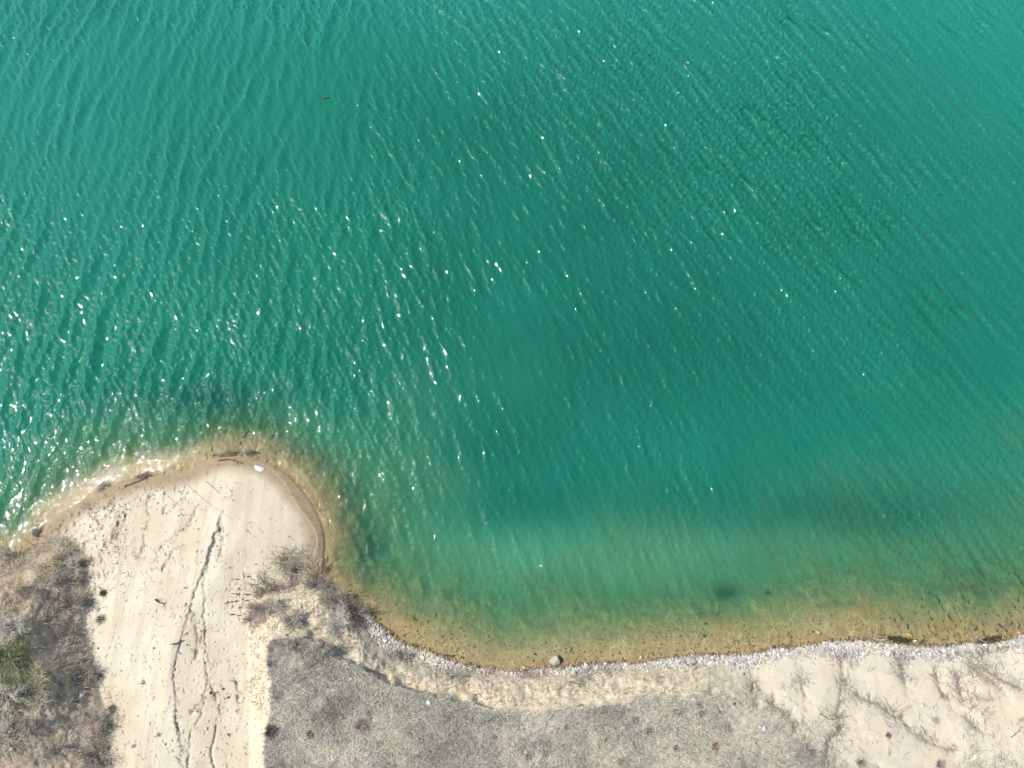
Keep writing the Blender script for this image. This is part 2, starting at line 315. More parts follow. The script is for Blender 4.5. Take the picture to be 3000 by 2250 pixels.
bedc = t.mix(t.math('MULTIPLY', sb[0], .45), bedc, (.50, .21, .05))
bedc = t.mix(t.math('MULTIPLY', sb[1], .85), bedc, (.045, .04, .022))
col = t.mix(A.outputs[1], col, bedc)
grit_h = t.math('ADD', t.math('MULTIPLY', n_fine, 1.0), t.math('MULTIPLY', n_grit, .5))
bump = t.node('Bump', i_Strength=.55, i_Distance=.03, i_Height=grit_h)
rough = t.math('SUBTRACT', .95, t.math('MULTIPLY', sa[0], .45))
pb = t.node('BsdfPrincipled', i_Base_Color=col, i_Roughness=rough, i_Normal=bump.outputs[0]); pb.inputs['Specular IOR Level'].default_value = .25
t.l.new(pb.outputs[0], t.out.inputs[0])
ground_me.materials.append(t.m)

# ------------------------------------------------------------------ the lake
t = NT('lake_water')
A = t.node('VertexColor', layer_name='lake'); sa = t.node('SeparateColor', i_0=A.outputs[0]).outputs   # R = depth / 5 m, G = darker weed-bed patches, B = cloudier patches, alpha = painted sky sheen
geo = t.node('NewGeometry').outputs['Position']
mp = t.node('Mapping', i_Vector=geo); mp.inputs['Rotation'].default_value = (0, 0, R(-30)); mp.inputs['Scale'].default_value = (1, .45, 1)
rip = t.noise(mp.outputs[0], 16, 3, .6, .4); rip2 = t.noise(geo, 34, 3, .6)
bump = t.node('Bump', i_Strength=.12, i_Distance=.02, i_Height=t.math('ADD', rip, t.math('MULTIPLY', rip2, .4)))
depth_m = t.math('MULTIPLY', sa[0], 5.0)
def ex(kk): return t.math('POWER', 2.71828, t.math('MULTIPLY', depth_m, -kk))
tint = t.node('CombineColor', i_0=ex(.75), i_1=ex(.10), i_2=ex(.28)).outputs[0]
turb = t.math('SUBTRACT', 1.0, ex(1.0))
nb = t.noise(geo, .22, 4, .55)
teal = t.mix(t.ramp(nb, .35, .65), (.004, .123, .081), (.006, .140, .093))
teal = t.mix(A.outputs[1], teal, (.010, .172, .130))
teal = t.mix(sa[2], teal, (.040, .205, .122))
teal = t.mix(t.math('MULTIPLY', ex(.60), .95), teal, (.10, .25, .11))
teal = t.mix(t.math('MULTIPLY', sa[1], .95), teal, (.007, .092, .062))
body = t.node('MixShader', i_0=turb)
tr = t.node('BsdfTransparent', i_Color=tint)
nsm = t.node('VectorMath', operation='NORMALIZE')
addn = t.node('VectorMath', operation='ADD'); t.l.new(t.node('NewGeometry').outputs['Normal'], addn.inputs[0]); addn.inputs[1].default_value = (0, 0, .12); t.l.new(addn.outputs[0], nsm.inputs[0])
df = t.node('BsdfDiffuse', i_Color=teal, i_Normal=nsm.outputs[0])
t.l.new(tr.outputs[0], body.inputs[1]); t.l.new(df.outputs[0], body.inputs[2])
fr = t.node('Fresnel', i_IOR=1.315, i_Normal=bump.outputs[0])
gl1 = t.node('BsdfGlossy', distribution='BECKMANN', i_Roughness=.27, i_Normal=bump.outputs[0])      # unresolved capillaries
gl2 = t.node('BsdfGlossy', distribution='BECKMANN', i_Roughness=.033, i_Normal=bump.outputs[0])      # glassy facets
gl = t.node('MixShader', i_0=.885); t.l.new(gl1.outputs[0], gl.inputs[1]); t.l.new(gl2.outputs[0], gl.inputs[2])
fin = t.node('MixShader', i_0=fr.outputs[0]); t.l.new(body.outputs[0], fin.inputs[1]); t.l.new(gl.outputs[0], fin.inputs[2])
t.l.new(fin.outputs[0], t.out.inputs[0]); water_mat = t.m

STEP = .029
wx = np.arange(-22.5, 22.5, STEP); wy = np.arange(27.0, -3.4, -STEP)
WX, WY = np.meshgrid(wx, wy)
def waves(WX, WY):
    """height and sideways pull of a wind sea: long-crested wavelets whose heading turns across the bay"""
    h, dx, dy = [[np.zeros(WX.shape), np.zeros(WX.shape)] for _ in range(3)]; wr = np.random.default_rng(11)
    wl_ = ss(-1, -12, WX); wrt = ss(0, 13, WX + .55 * (WY - 6)); wc = np.clip(1 - wl_ - wrt, 0, 1)
    gust = np.clip(1.0 + .5 * fbm(WX, WY, 7, 201, 3) + .35 * fbm(WX, WY, 2.2, 205, 2), .58, 1.3) * (1 + .30 * wrt * ss(3, 9, WY))
    quiet = 1 - .32 * ss(-5, 1, WX) * ss(13, 4, WX) * ss(16, 6, WY)
    sets = [(-6, np.sqrt(wl_) * 1.0, 9, 40, .22, 1.2, .056, .50), (22, np.sqrt(wc), 15, 34, .20, .95, .044, .42), (44, (.75 + .65 * ss(1, 9, WY)) * np.sqrt(wrt), 12, 34, .20, .95, .056, .38),
            (20, np.sqrt(np.clip(1 - wrt, 0, 1)), 22, 34, .13, .36, .036, .22), (50, np.sqrt(wrt), 22, 34, .13, .36, .046, .22),
            (24, gust * .8, 38, 44, .10, .36, .052, .16), (60, gust * .6, 34, 16, .09, .20, .038, .13)]
    for ang, w, spread, n, l0, l1, s0, lp in sets:
        w = w * gust * quiet
        for i in range(n):
            lam = l0 * (l1 / l0) ** ((i + wr.random()) / n); th = R(ang + wr.normal(0, spread)); kk = 2 * math.pi / lam
            a = w * (s0 * math.exp(-.5 * ((math.log(lam / lp)) / .55) ** 2) / kk)
            ph = kk * (math.cos(th) * WX + math.sin(th) * WY) + wr.uniform(0, 6.283); c_ = np.cos(ph)
            q = 0 if lam > .24 else 1; s_ = np.sin(ph); h[q] += a * s_; c_ = .85 * c_ - .75 * s_; dx[q] += a * math.cos(th) * c_; dy[q] += a * math.sin(th) * c_
    return h, dx, dy
h, dwx, dwy = waves(WX, WY)
# depth of the lake under every point of its surface
xc = WX; yc = WY * CT + (0 - H) * ST; zc_ = -WY * ST + (0 - H) * CT
PU = 1500 + xc / -zc_ * F; PV = 1125 - yc / -zc_ * F
dd = sample(Z, PU, np.maximum(PV, 870))
dd = np.where(PV < 875, -8.0, dd); dd = np.where((PU < -235) | (PU > 3235), np.minimum(dd, -1), dd)
dep = np.clip(-dd, 0, 5)
calm = np.clip(.06 + 1.9 * dep, 0, 1); cs = 1.15 - .15 * ss(0, .3, dep); WX2 = WX + 0.8 * (dwx[0] * calm + .6 * dwx[1] * cs); WY2 = WY + 0.8 * (dwy[0] * calm + .6 * dwy[1] * cs); h = h[0] * calm + h[1] * cs
dark = np.zeros(WX.shape)
for (u0, v0, ru, rv, a) in ((1650,560,560,320,.5),(2000,950,650,320,.45),(1450,1000,350,250,.35),(2450,1500,380,80,.8),(1500,1290,260,110,.55),(620,1165,220,55,.8),(2000,1430,300,80,.35),(1095,1610,65,95,1.0),(1010,1440,90,90,.5),(2125,1738,40,25,.8),(2255,1737,14,10,.8),(2860,1720,130,50,.6),(1560,1480,260,60,.4)):
    dark += a * np.exp(-((PU - u0) / ru) ** 2 - ((PV - v0) / rv) ** 2)
dark = np.clip(dark * (1 + .9 * fbm(WX, WY, 3.0, 301, 4)), 0, 1)
cloudy = np.zeros(WX.shape)
for (u0, v0, ru, rv, a) in ((1380,1130,260,150,.22),(1600,1655,560,85,.95),(2300,1570,480,70,.8)):
    cloudy += a * np.exp(-((PU - u0) / ru) ** 2 - ((PV - v0) / rv) ** 2)
cloudy = np.clip(cloudy * (1 + .8 * fbm(WX, WY, 2.2, 311, 4)) * (1 - dark), 0, 1)
sky_sheen = np.clip(np.exp(-((PV + 120) / 330) ** 2) * (.75 + .5 * fbm(WX, WY, 5, 321, 3)) + .6 * np.exp(-((PU - 100) / 520) ** 2 - ((PV - 420) / 420) ** 2) + .5 * np.exp(-((PU - 3050) / 500) ** 2 - ((PV - 100) / 400) ** 2), 0, 1)      # sky reflection painted into the water colour, far edge and upper corners
lake = np.stack([dep / 5, dark, cloudy, sky_sheen], -1)
LX, LY = pad_xy(WX2, WY2); LZ = np.pad(h, k, mode='constant'); lake = np.pad(lake, ((k, k), (k, k), (0, 0)), mode='edge')
lake_me = gridmesh('water', LX, LY, LZ, {'lake': lake}); lake_me.materials.append(water_mat)
water = bpy.data.objects.new('water', lake_me); COL.objects.link(water); water['kind'] = 'structure'
#OBJECTS#
# ------------------------------------------------------------------ things: helpers
class MB:
    """collects tubes, blades and stones into one mesh with a colour for each piece"""
    def __init__(s): s.v, s.f, s.c, s.n = [], [], [], 0
    def add(s, verts, faces, col):
        verts = np.asarray(verts, float); s.v.append(verts); s.f += [tuple(i + s.n for i in f) for f in faces]
        c = np.asarray(col, float); s.c.append(np.broadcast_to(c, (len(verts), 3)) if c.ndim == 1 else c); s.n += len(verts)
    def tube(s, pts, rad, col, sides=5):
        pts = np.asarray(pts, float); n = len(pts); rad = np.broadcast_to(np.asarray(rad, float), (n,))
        d = np.gradient(pts, axis=0); d /= np.linalg.norm(d, axis=1)[:, None] + 1e-9
        ref = np.where(np.abs(d[:, 2:3]) > .9, np.array([[1., 0, 0]]), np.array([[0, 0, 1.]]))
        a = np.cross(d, ref); a /= np.linalg.norm(a, axis=1)[:, None] + 1e-9; b = np.cross(d, a)
        th = np.linspace(0, 2 * np.pi, sides, endpoint=False)
        V_ = (pts[:, None] + rad[:, None, None] * (np.cos(th)[None, :, None] * a[:, None] + np.sin(th)[None, :, None] * b[:, None])).reshape(-1, 3)
        fs = [(i * sides + j, i * sides + (j + 1) % sides, (i + 1) * sides + (j + 1) % sides, (i + 1) * sides + j) for i in range(n - 1) for j in range(sides)]
        fs += [tuple(range(sides))[::-1], tuple(range((n - 1) * sides, n * sides))]
        s.add(V_, fs, col)
    def blades(s, P, L, az, lean, w, col, bend=.35):
        V_, F_, C2 = blade_arrays(P, L, az, lean, w, col, bend)
        s.v.append(V_); s.f += [tuple(r) for r in (F_[0] + s.n)] + [tuple(r) for r in (F_[1] + s.n)]; s.c.append(C2); s.n += len(V_)
    def build(s, name, m, parent=None, smooth=False, origin=None):
        me = bpy.data.meshes.new(name); V_ = np.concatenate(s.v)
        if origin is not None: V_ = V_ - np.asarray(origin)
        me.from_pydata(V_.tolist(), [], s.f)
        a = me.color_attributes.new('col', 'FLOAT_COLOR', 'POINT'); c = np.concatenate(s.c)
        a.data.foreach_set('color', np.concatenate([c, np.ones((len(c), 1))], 1).astype(np.float32).ravel())
        if smooth: me.polygons.foreach_set('use_smooth', np.ones(len(me.polygons), bool))
        me.materials.append(m)
        o = bpy.data.objects.new(name, me); COL.objects.link(o)
        if parent is not None: o.parent = parent
        return o
def blade_arrays(P, L, az, lean, w, col, bend=.35):
    P = np.asarray(P, float); n = len(P)
    L, az, lean, w = [np.broadcast_to(np.asarray(q, float), (n,)) for q in (L, az, lean, w)]
    def d(le): return np.stack([np.sin(le) * np.cos(az), np.sin(le) * np.sin(az), np.cos(le)], -1)
    side = np.stack([-np.sin(az), np.cos(az), np.zeros(n)], -1) * w[:, None] / 2
    mid = P + d(lean) * (L * .5)[:, None]; tip = mid + d(np.minimum(lean + bend, 1.62)) * (L * .5)[:, None]
    V_ = np.stack([P - side, P + side, mid + side * .8, mid - side * .8, tip], 1).reshape(-1, 3)
    b = (np.arange(n) * 5)[:, None]
    col = np.broadcast_to(np.asarray(col, float), (n, 3))
    return V_, (b + np.array([[0, 1, 2, 3]]), b + np.array([[3, 2, 4]])), np.repeat(col, 5, 0)
def fast_mesh(name, V_, quads, tris, cols, m):
    me = bpy.data.meshes.new(name); me.vertices.add(len(V_)); me.vertices.foreach_set('co', V_.astype(np.float32).ravel())
    nq, nt = len(quads), len(tris); me.loops.add(4 * nq + 3 * nt); me.polygons.add(nq + nt)
    me.loops.foreach_set('vertex_index', np.concatenate([quads.ravel(), tris.ravel()]).astype(np.int32))
    me.polygons.foreach_set('loop_start', np.concatenate([np.arange(nq) * 4, nq * 4 + np.arange(nt) * 3]).astype(np.int32))
    a = me.color_attributes.new('col', 'FLOAT_COLOR', 'POINT')
    a.data.foreach_set('color', np.concatenate([cols, np.ones((len(cols), 1))], 1).astype(np.float32).ravel())
    me.update(calc_edges=True); me.validate(); me.materials.append(m)
    o = bpy.data.objects.new(name, me); COL.objects.link(o); return o
def stuff_blades(name, P, L, az, lean, w, col, m, bend=.35):
    V_, (q, tr_), c = blade_arrays(P, L, az, lean, w, col, bend)
    o = fast_mesh(name, V_, q, tr_, c, m); o['kind'] = 'stuff'; return o
def pick(n, dens, box):
    """n random places of the photograph with a density given on the pixel grid"""
    us, vs = [], []
    got = 0
    while got < n:
        u = rng.uniform(box[0], box[2], 4 * n); v = rng.uniform(box[1], box[3], 4 * n)
        keep = rng.random(4 * n) < sample(dens, u, v); us.append(u[keep]); vs.append(v[keep]); got += keep.sum()
        if keep.sum() == 0: break
    return np.concatenate(us)[:n], np.concatenate(vs)[:n]
def tints(n, cols, var=.2, p=None):
    c = np.array(cols)[rng.choice(len(cols), n, p=p)]; return np.clip(c * (1 + rng.normal(0, var, (n, 1))), .005, .9)
def tag(o, label, cat, group=None):
    o['label'] = label; o['category'] = cat; o['kind'] = 'thing'
    if group: o['group'] = group
    return o
def thing(name, loc, label, cat, group=None):
    o = bpy.data.objects.new(name, None); COL.objects.link(o); o.location = [float(q) for q in loc]; o.empty_display_size = .2
    return tag(o, label, cat, group)
def place(o, loc): o.location = [float(q) for q in loc]; return o

def plain(name, rough=.9, spec=.2, noise=0.0, scale=20.0, bump=0.0):
    t = NT(name); vc = t.node('VertexColor', layer_name='col')
    col = vc.outputs[0]; p = t.node('BsdfPrincipled', i_Roughness=rough); p.inputs['Specular IOR Level'].default_value = spec
    if noise or bump:
        tc = t.node('TexCoord').outputs['Object']; nz = t.noise(tc, scale, 5, .65)
        col = t.mix(t.math('MULTIPLY', t.ramp(nz, .4, .68), noise), col, (.09, .075, .055))
        if bump:
            b = t.node('Bump', i_Strength=bump, i_Distance=.02, i_Height=nz); t.l.new(b.outputs[0], p.inputs['Normal'])
    t.l.new(col, p.inputs['Base Color']); t.l.new(p.outputs[0], t.out.inputs[0]); return t.m
M_PLANT = plain('dry_plant', .85, .15); M_WOOD = plain('weathered_wood', .85, .2, .45, 40, .3)
M_STONE = plain('limestone', .85, .25, .35, 30, .4); M_PEBBLE = plain('pebbles', .8, .3)

# ------------------------------------------------------------------ dry grass and litter nobody could count
def gtone(n, u=None, v=None): return tints(n, [(.46, .435, .36), (.38, .36, .31), (.60, .55, .44), (.17, .16, .14), (.42, .41, .34)], .2, [.30, .22, .17, .17, .14])
N = 70000
u_, v_ = pick(N, np.clip(soil * (.30 + 1.1 * ss(-.25, .3, fbm(flatX, flatY, .8, 401, 5, .65))), 0, 1), (765, 1860, 3230, 2390))
N = len(u_); gt =   .6 * fbm(u_, v_, 110, 403, 5, .65) + .3 * np.exp(-((v_ - 2200) / 60) ** 2) * fbm(u_, v_, 90, 405, 3) - .25 * np.exp(-((u_ - 880) / 120) ** 2 - ((v_ - 1920) / 50) ** 2)
gc = gtone(N) * np.clip(1 + 1.1 * gt, .5, 1.5)[:, None] * np.where(gt > .12, 1, 0)[:, None] * [1.02, 1.0, .92] + gtone(N) * np.clip(1 + 1.1 * gt, .5, 1.5)[:, None] * np.where(gt > .12, 0, 1)[:, None]
stuff_blades('dry_grass', on(u_, v_), rng.uniform(.06, .24, N), rng.uniform(0, 6.283, N), rng.uniform(.7, 1.5, N), rng.uniform(.005, .010, N), np.clip(gc * .84, .02, .75), M_PLANT)
# wisps lying in the rills and across the bare right-hand slope
dens = np.clip(np.exp(-(r_d / 5) ** 2) * .6 + .16 * np.exp(-(r_d / 26) ** 2) + .03 + .5 * np.exp(-(d_toe / 14) ** 2) * ss(2250, 2500, U), 0, 1) * ss(-.35, .25, fbm(flatX, flatY, .5, 411, 4)) * blk * ss(2080, 2140, U)
u_, v_ = pick(4600, dens, (2090, 1890, 3050, 2300)); N = len(u_)
az = np.where(rng.random(N) < .6, rng.normal(R(118), .4, N), rng.uniform(0, 6.283, N)); az = az + np.where(rng.random(N) < .5, np.pi, 0)
stuff_blades('slope_grass', on(u_, v_), rng.uniform(.08, .30, N), az, rng.uniform(1.0, 1.5, N), rng.uniform(.005, .010, N), tints(N, [(.17, .155, .135), (.26, .24, .2), (.40, .36, .29), (.28, .2, .165)], .2, [.4, .3, .2, .1]), M_PLANT)
# fringe of dead stalks between the gravel and the foot of the yellow slope, and roots on that slope
dens = (np.exp(-(d_toe / 13) ** 2) * ss(-.15, .3, fbm(flatX, flatY, .6, 421, 4)) + .09 * clay * (1 - soil)) * ss(700, 760, U) * ss(2150, 2080, U) * (sd > 3)
u_, v_ = pick(5200, np.clip(dens, 0, 1), (735, 1690, 2150, 2090)); N = len(u_)
stuff_blades('toe_grass', on(u_, v_), rng.uniform(.06, .26, N), rng.uniform(0, 6.283, N), rng.uniform(.8, 1.5, N), rng.uniform(.005, .011, N), tints(N, [(.17, .14, .11), (.28, .24, .18), (.12, .095, .08), (.36, .3, .21)], .2), M_PLANT)
# the left bank
patch = ss(-.35, .25, fbm(flatX, flatY, .7, 431, 4))
dens = bank * np.clip(patch * (.75 * (V < 1835) + .75 * ltop * (V >= 1835) + .08 * (V >= 1835) * ~ltop + .5 * np.exp(-(d_lt / 40) ** 2)), 0, 1)
u_, v_ = pick(19000, np.clip(dens, 0, 1), (-120, 1570, 330, 2290)); N = len(u_)
green = (np.exp(-((u_ - 35) / 75) ** 2 - ((v_ - 1950) / 120) ** 2) > rng.random(N) * .8) & (v_ > 1840)
c = tints(N, [(.44, .36, .24), (.32, .275, .20), (.20, .175, .135), (.52, .455, .33), (.36, .335, .27)], .2)
c[green] = tints(int(green.sum()), [(.12, .16, .06), (.09, .12, .055), (.19, .21, .10)], .25)
stuff_blades('bank_grass', on(u_, v_), rng.uniform(.10, .32, N), rng.uniform(0, 6.283, N), rng.uniform(1.0, 1.55, N), rng.uniform(.006, .011, N), c, M_PLANT)
# short black rootlets and straw dropped over the sand
lump = ss(.05, .3, fbm(flatX, flatY, .35, 471, 3))
dens = sandm * np.clip(.6 * clod * lump + .3 * np.exp(-(g_d / 7) ** 2) + .25 * np.exp(-(c_d / 7) ** 2) * ss(.35, .5, c_p) + .45 * np.exp(-((U - 760) / 70) ** 2 - ((V - 1740) / 55) ** 2) + .012 + .3 * np.exp(-(d_lt / 22) ** 2) * ss(1600, 1700, V), 0, 1)
u_, v_ = pick(1500, dens, (100, 1380, 960, 2290)); N = len(u_)
stuff_blades('sand_litter', on(u_, v_) + [0, 0, .004], rng.uniform(.03, .16, N), rng.uniform(0, 6.283, N), rng.uniform(1.1, 1.56, N), rng.uniform(.006, .014, N), tints(N, [(.10, .08, .065), (.16, .13, .10), (.30, .25, .17)], .25, [.5, .3, .2]), M_PLANT, .1)

# ------------------------------------------------------------------ stones
def ico(sub):
    g = (1 + 5 ** .5) / 2
    v = [(-1, g, 0), (1, g, 0), (-1, -g, 0), (1, -g, 0), (0, -1, g), (0, 1, g), (0, -1, -g), (0, 1, -g), (g, 0, -1), (g, 0, 1), (-g, 0, -1), (-g, 0, 1)]
    f = [(0, 11, 5), (0, 5, 1), (0, 1, 7), (0, 7, 10), (0, 10, 11), (1, 5, 9), (5, 11, 4), (11, 10, 2), (10, 7, 6), (7, 1, 8), (3, 9, 4), (3, 4, 2), (3, 2, 6), (3, 6, 8), (3, 8, 9), (4, 9, 5), (2, 4, 11), (6, 2, 10), (8, 6, 7), (9, 8, 1)]
    v = [np.array(p) / np.linalg.norm(p) for p in v]
    for _ in range(sub):
        mid = {}; nf = []
        def m_(a, b):
            key = (min(a, b), max(a, b))
            if key not in mid: p = v[a] + v[b]; v.append(p / np.linalg.norm(p)); mid[key] = len(v) - 1
            return mid[key]
        for a, b, c in f:
            x, y, z = m_(a, b), m_(b, c), m_(c, a); nf += [(a, x, z), (b, y, x), (c, z, y), (x, y, z)]
        f = nf
    return np.array(v), np.array(f)
def rock_shape(sub, seed, cuts=7, rough=.05):
    V_, F_ = ico(sub); r_ = np.random.default_rng(seed); V_ = V_.copy()
    for _ in range(cuts):      # chop flat faces off a ball
        n_ = r_.normal(size=3); n_ /= np.linalg.norm(n_); k_ = r_.uniform(.5, .8); h_ = V_ @ n_
        V_ = V_ - np.where(h_ > k_, (h_ - k_), 0)[:, None] * n_
    return V_ * (1 + rough * r_.normal(size=(len(V_), 1))), F_
VARS = [rock_shape(1, i, 6, .06) for i in range(10)]
def pebble_mass(name, u, v, size, col, lift=.2):
    n = len(u); P = on(u, v); P[:, 2] += size * lift
    k_ = rng.integers(0, len(VARS), n); base = np.array([VARS[i][0] for i in range(len(VARS))])[k_]
    sc_ = size[:, None] * rng.uniform(.6, 1.15, (n, 3)); sc_[:, 2] *= .65
    a = rng.uniform(0, 6.283, n); V_ = base * sc_[:, None, :]
    x = V_[..., 0] * np.cos(a)[:, None] - V_[..., 1] * np.sin(a)[:, None]; y = V_[..., 0] * np.sin(a)[:, None] + V_[..., 1] * np.cos(a)[:, None]
    V_ = np.stack([x, y, V_[..., 2]], -1) + P[:, None]; m_ = V_.shape[1]
    tr_ = (np.arange(n) * m_)[:, None, None] + VARS[0][1][None]
    o = fast_mesh(name, V_.reshape(-1, 3), np.zeros((0, 4), int), tr_.reshape(-1, 3), np.repeat(col, m_, 0), M_PEBBLE); o['kind'] = 'stuff'; return o
gband = (sd > -2) * (1 - blk) * ss(1050, 1110, U) + np.exp(-(d_toe / 12) ** 2) * .35 * blk * ss(1100, 1180, U)
gband = gband * np.clip(.5 + .9 * ss(1480, 1400, U) + .9 * ss(1640, 1700, U), 0, 1)
gband = gband * (.25 + .75 * ss(-.3, .2, fbm(U, V, 45, 461, 3)))
u_, v_ = pick(8500, np.clip(gband, 0, 1), (1045, 1790, 3100, 2000)); N = len(u_)
sdu = sample(sd, u_, v_) + rng.normal(0, 2.5, N); dry = ss(4, 11, sdu)[:, None]
c = tints(N, [(.46, .44, .40), (.37, .345, .30), (.52, .50, .46), (.42, .37, .30), (.22, .20, .18)], .14, [.32, .22, .24, .1, .12])
c = c * dry + tints(N, [(.12, .09, .055), (.20, .15, .085), (.32, .23, .12)], .25, [.4, .4, .2]) * (1 - dry)
pebble_mass('shore_gravel', u_, v_, np.clip(rng.lognormal(-3.68, .38, N), .012, .06), c)
# stones on the bed in the shallows, and white chips over the plateau and slopes
dens = bed * ss(.42, .02, depth) * (.5 + .5 * ss(-.2, .3, fbm(flatX, flatY, .5, 441, 3))) * ss(1060, 1150, U)
u_, v_ = pick(1500, np.clip(dens, 0, 1), (1000, 1700, 3100, 1965)); N = len(u_)
pebble_mass('lake_bed_stones', u_, v_, np.clip(rng.lognormal(-3.9, .4, N), .01, .05), tints(N, [(.24, .18, .095), (.17, .125, .065), (.34, .26, .14), (.13, .10, .055)], .25), .1)
dens = blk * (soil * .7 + .25 * ss(2050, 2200, U) + .1) * ss(-.3, .3, fbm(flatX, flatY, .9, 451, 3))
u_, v_ = pick(1500, np.clip(dens, 0, 1), (770, 1860, 3050, 2300)); N = len(u_)
pebble_mass('plateau_chips', u_, v_, np.clip(rng.lognormal(-4.3, .4, N), .006, .035), tints(N, [(.58, .56, .52), (.45, .42, .36), (.35, .3, .24)], .12))
dens = sandm * np.clip(clod * .8 + .06 + .4 * np.exp(-(d_toe / 10) ** 2), 0, 1) + .25 * clay * ss(2150, 2050, U)
u_, v_ = pick(900, np.clip(dens, 0, 1), (100, 1380, 2100, 2290)); N = len(u_)
pebble_mass('earth_clods', u_, v_, np.clip(rng.lognormal(-4.1, .4, N), .008, .045), tints(N, [(.36, .30, .22), (.28, .22, .15), (.42, .36, .26)], .12))

def stone(name, u, v, size, col, label, cat, seed, sub=2, group=None, sink=.25, zrot=None, m=None, under=False):
    V_, F_ = rock_shape(sub + 1, 500 + seed, 9, .012); r_ = np.random.default_rng(seed)
    a = r_.uniform(0, 6.28) if zrot is None else zrot; V_ = V_ * np.array(size)
    V_ = np.stack([V_[:, 0] * np.cos(a) - V_[:, 1] * np.sin(a), V_[:, 0] * np.sin(a) + V_[:, 1] * np.cos(a), V_[:, 2] + size[2] * (1 - 2 * sink)], -1)
    mb = MB(); mb.add(V_, [tuple(int(i) for i in f) for f in F_], col)
    o = mb.build(name, m or M_STONE); place(o, on(u, v)); return tag(o, label, cat, group)
stone('boulder', 1626, 1932, (.165, .135, .14), (.40, .36, .26), 'pale cream boulder sitting alone at the edge of the water', 'boulder', 1, 3, sink=.22)
for i, (u, v, s, c, lab) in enumerate((
  (1680, 1941, .055, (.44, .25, .12), 'orange brown stone on the waterline just right of the pale boulder'),
  (1669, 1901, .085, (.34, .27, .15), 'flat tan stone under shallow water up and right of the pale boulder'),
  (1535, 1956, .062, (.52, .47, .40), 'cream stone on the waterline left of the pale boulder'),
  (1500, 1972, .055, (.55, .52, .47), 'pale stone below the waterline gravel, farther left of the boulder'),
  (1718, 1949, .075, (.66, .63, .57), 'large white stone in the gravel right of the pale boulder'),
  (1834, 1948, .075, (.66, .63, .58), 'tall white stone in the middle of the gravel strip'),
  (1773, 1946, .058, (.60, .56, .48), 'cream round stone between two larger white stones in the gravel'),
  (1877, 1927, .068, (.42, .36, .25), 'tan stone wet at the waterline right of the tall white stone'),
  (2268, 1910, .075, (.66, .63, .58), 'big white stone where the gravel strip narrows'),
  (2102, 1942, .060, (.62, .58, .50), 'cream stone at the lower edge of the gravel strip'),
  (2395, 1854, .105, (.36, .27, .13), 'rounded tan rock under clear shallow water off the gravel'),
  (2661, 1859, .100, (.46, .31, .08), 'yellow rock under the shallow water beside dark weed'),
  (2488, 1881, .050, (.45, .27, .15), 'small rust coloured stone lying in white gravel'),
  (2680, 1877, .045, (.66, .63, .56), 'small white stone at the waterline beside dark weed'),
  (2884, 1889, .058, (.70, .68, .64), 'bright white stone in the gravel near the end of the shore'),
  (2985, 1855, .045, (.50, .40, .22), 'small ochre stone at the far end of the waterline'))):
    stone('shore_stone', u, v, (s, s * .8, s * .7), c, lab, 'stone', 20 + i, 1, 'loose stones along the waterline')
for i, (u, v, s, c, lab) in enumerate((
  (549, 1889, .032, (.10, .085, .075), 'dark pebble beside the dark stick on the sand'),
  (653, 2018, .040, (.11, .10, .09), 'dark oval pebble on bare sand, upper of a pair'),
  (668, 2043, .042, (.12, .11, .10), 'dark rounded pebble on bare sand, lower of a pair'),
  (604, 2135, .050, (.62, .60, .56), 'white stone on the sand between two rills'),
  (668, 2151, .040, (.13, .12, .11), 'dark pebble on the sand level with the white stone'),
  (350, 2128, .040, (.50, .43, .33), 'tan stone on the sand beside the shaded bank'),
  (617, 2029, .050, (.10, .085, .07), 'dark stone wedged in the bend of the rill'),
  (624, 2037, .038, (.32, .28, .24), 'grey stone touching the dark stone in the rill'),
  (614, 1959, .036, (.62, .60, .55), 'small white stone beside the rill'),
  (586, 2205, .040, (.60, .58, .54), 'white stone low down in the sandy wash'),
  (662, 2245, .036, (.60, .58, .54), 'white stone at the very bottom of the sandy wash'),
  (288, 1899, .030, (.12, .10, .08), 'dark pebble on sand just off the shaded bank'),
  (450, 1899, .028, (.12, .10, .08), 'dark pebble alone on smooth sand left of the long crack'),
  (589, 1848, .032, (.34, .2, .13), 'reddish pebble at the edge of the rill'),
  (240, 2035, .090, (.62, .60, .58), 'white angular stone lodged in the shaded bank'),
  (1255, 2060, .075, (.60, .59, .57), 'white rock on the grassy plateau near the broken edge'),
  (1028, 1990, .055, (.62, .60, .57), 'white rock on the grassy plateau near its corner'),
  (2237, 2134, .070, (.68, .66, .62), 'white rock where the grass meets the bare slope'),
  (2224, 2128, .050, (.66, .64, .60), 'smaller white rock touching a larger one beside the bare slope'),
  (2235, 2204, .042, (.66, .64, .60), 'lone white stone on grassy ground below the bare slope'),
  (2042, 2198, .040, (.66, .64, .60), 'white stone near the red plant'),
  (2461, 2162, .050, (.66, .64, .60), 'pale stone at the bottom of the dark gully'),
  (2702, 2068, .042, (.66, .63, .56), 'cream stone up and right of the bleached plank'),
  (2856, 2215, .048, (.66, .63, .58), 'cream stone low on the right of the bare slope'))):
    stone('loose_stone', u, v, (s, s * .8, s * .65), c, lab, 'stone', 60 + i, 1, 'stones lying on the land')
stone('white_slab', 757, 1372, (.17, .11, .045), (.66, .65, .64), 'flat white slab on wet sand at the tip of the spit', 'slab', 301, 1, zrot=-.3, sink=.35)
stone('dark_tile', 2150, 2063, (.055, .055, .02), (.09, .095, .08), 'small dark square chip lying on pale slope', 'fragment', 302, 1, zrot=.1)
stone('blue_scrap', 2424, 2027, (.045, .03, .012), (.30, .42, .50), 'pale blue scrap lying on the bare slope', 'scrap', 303, 1)

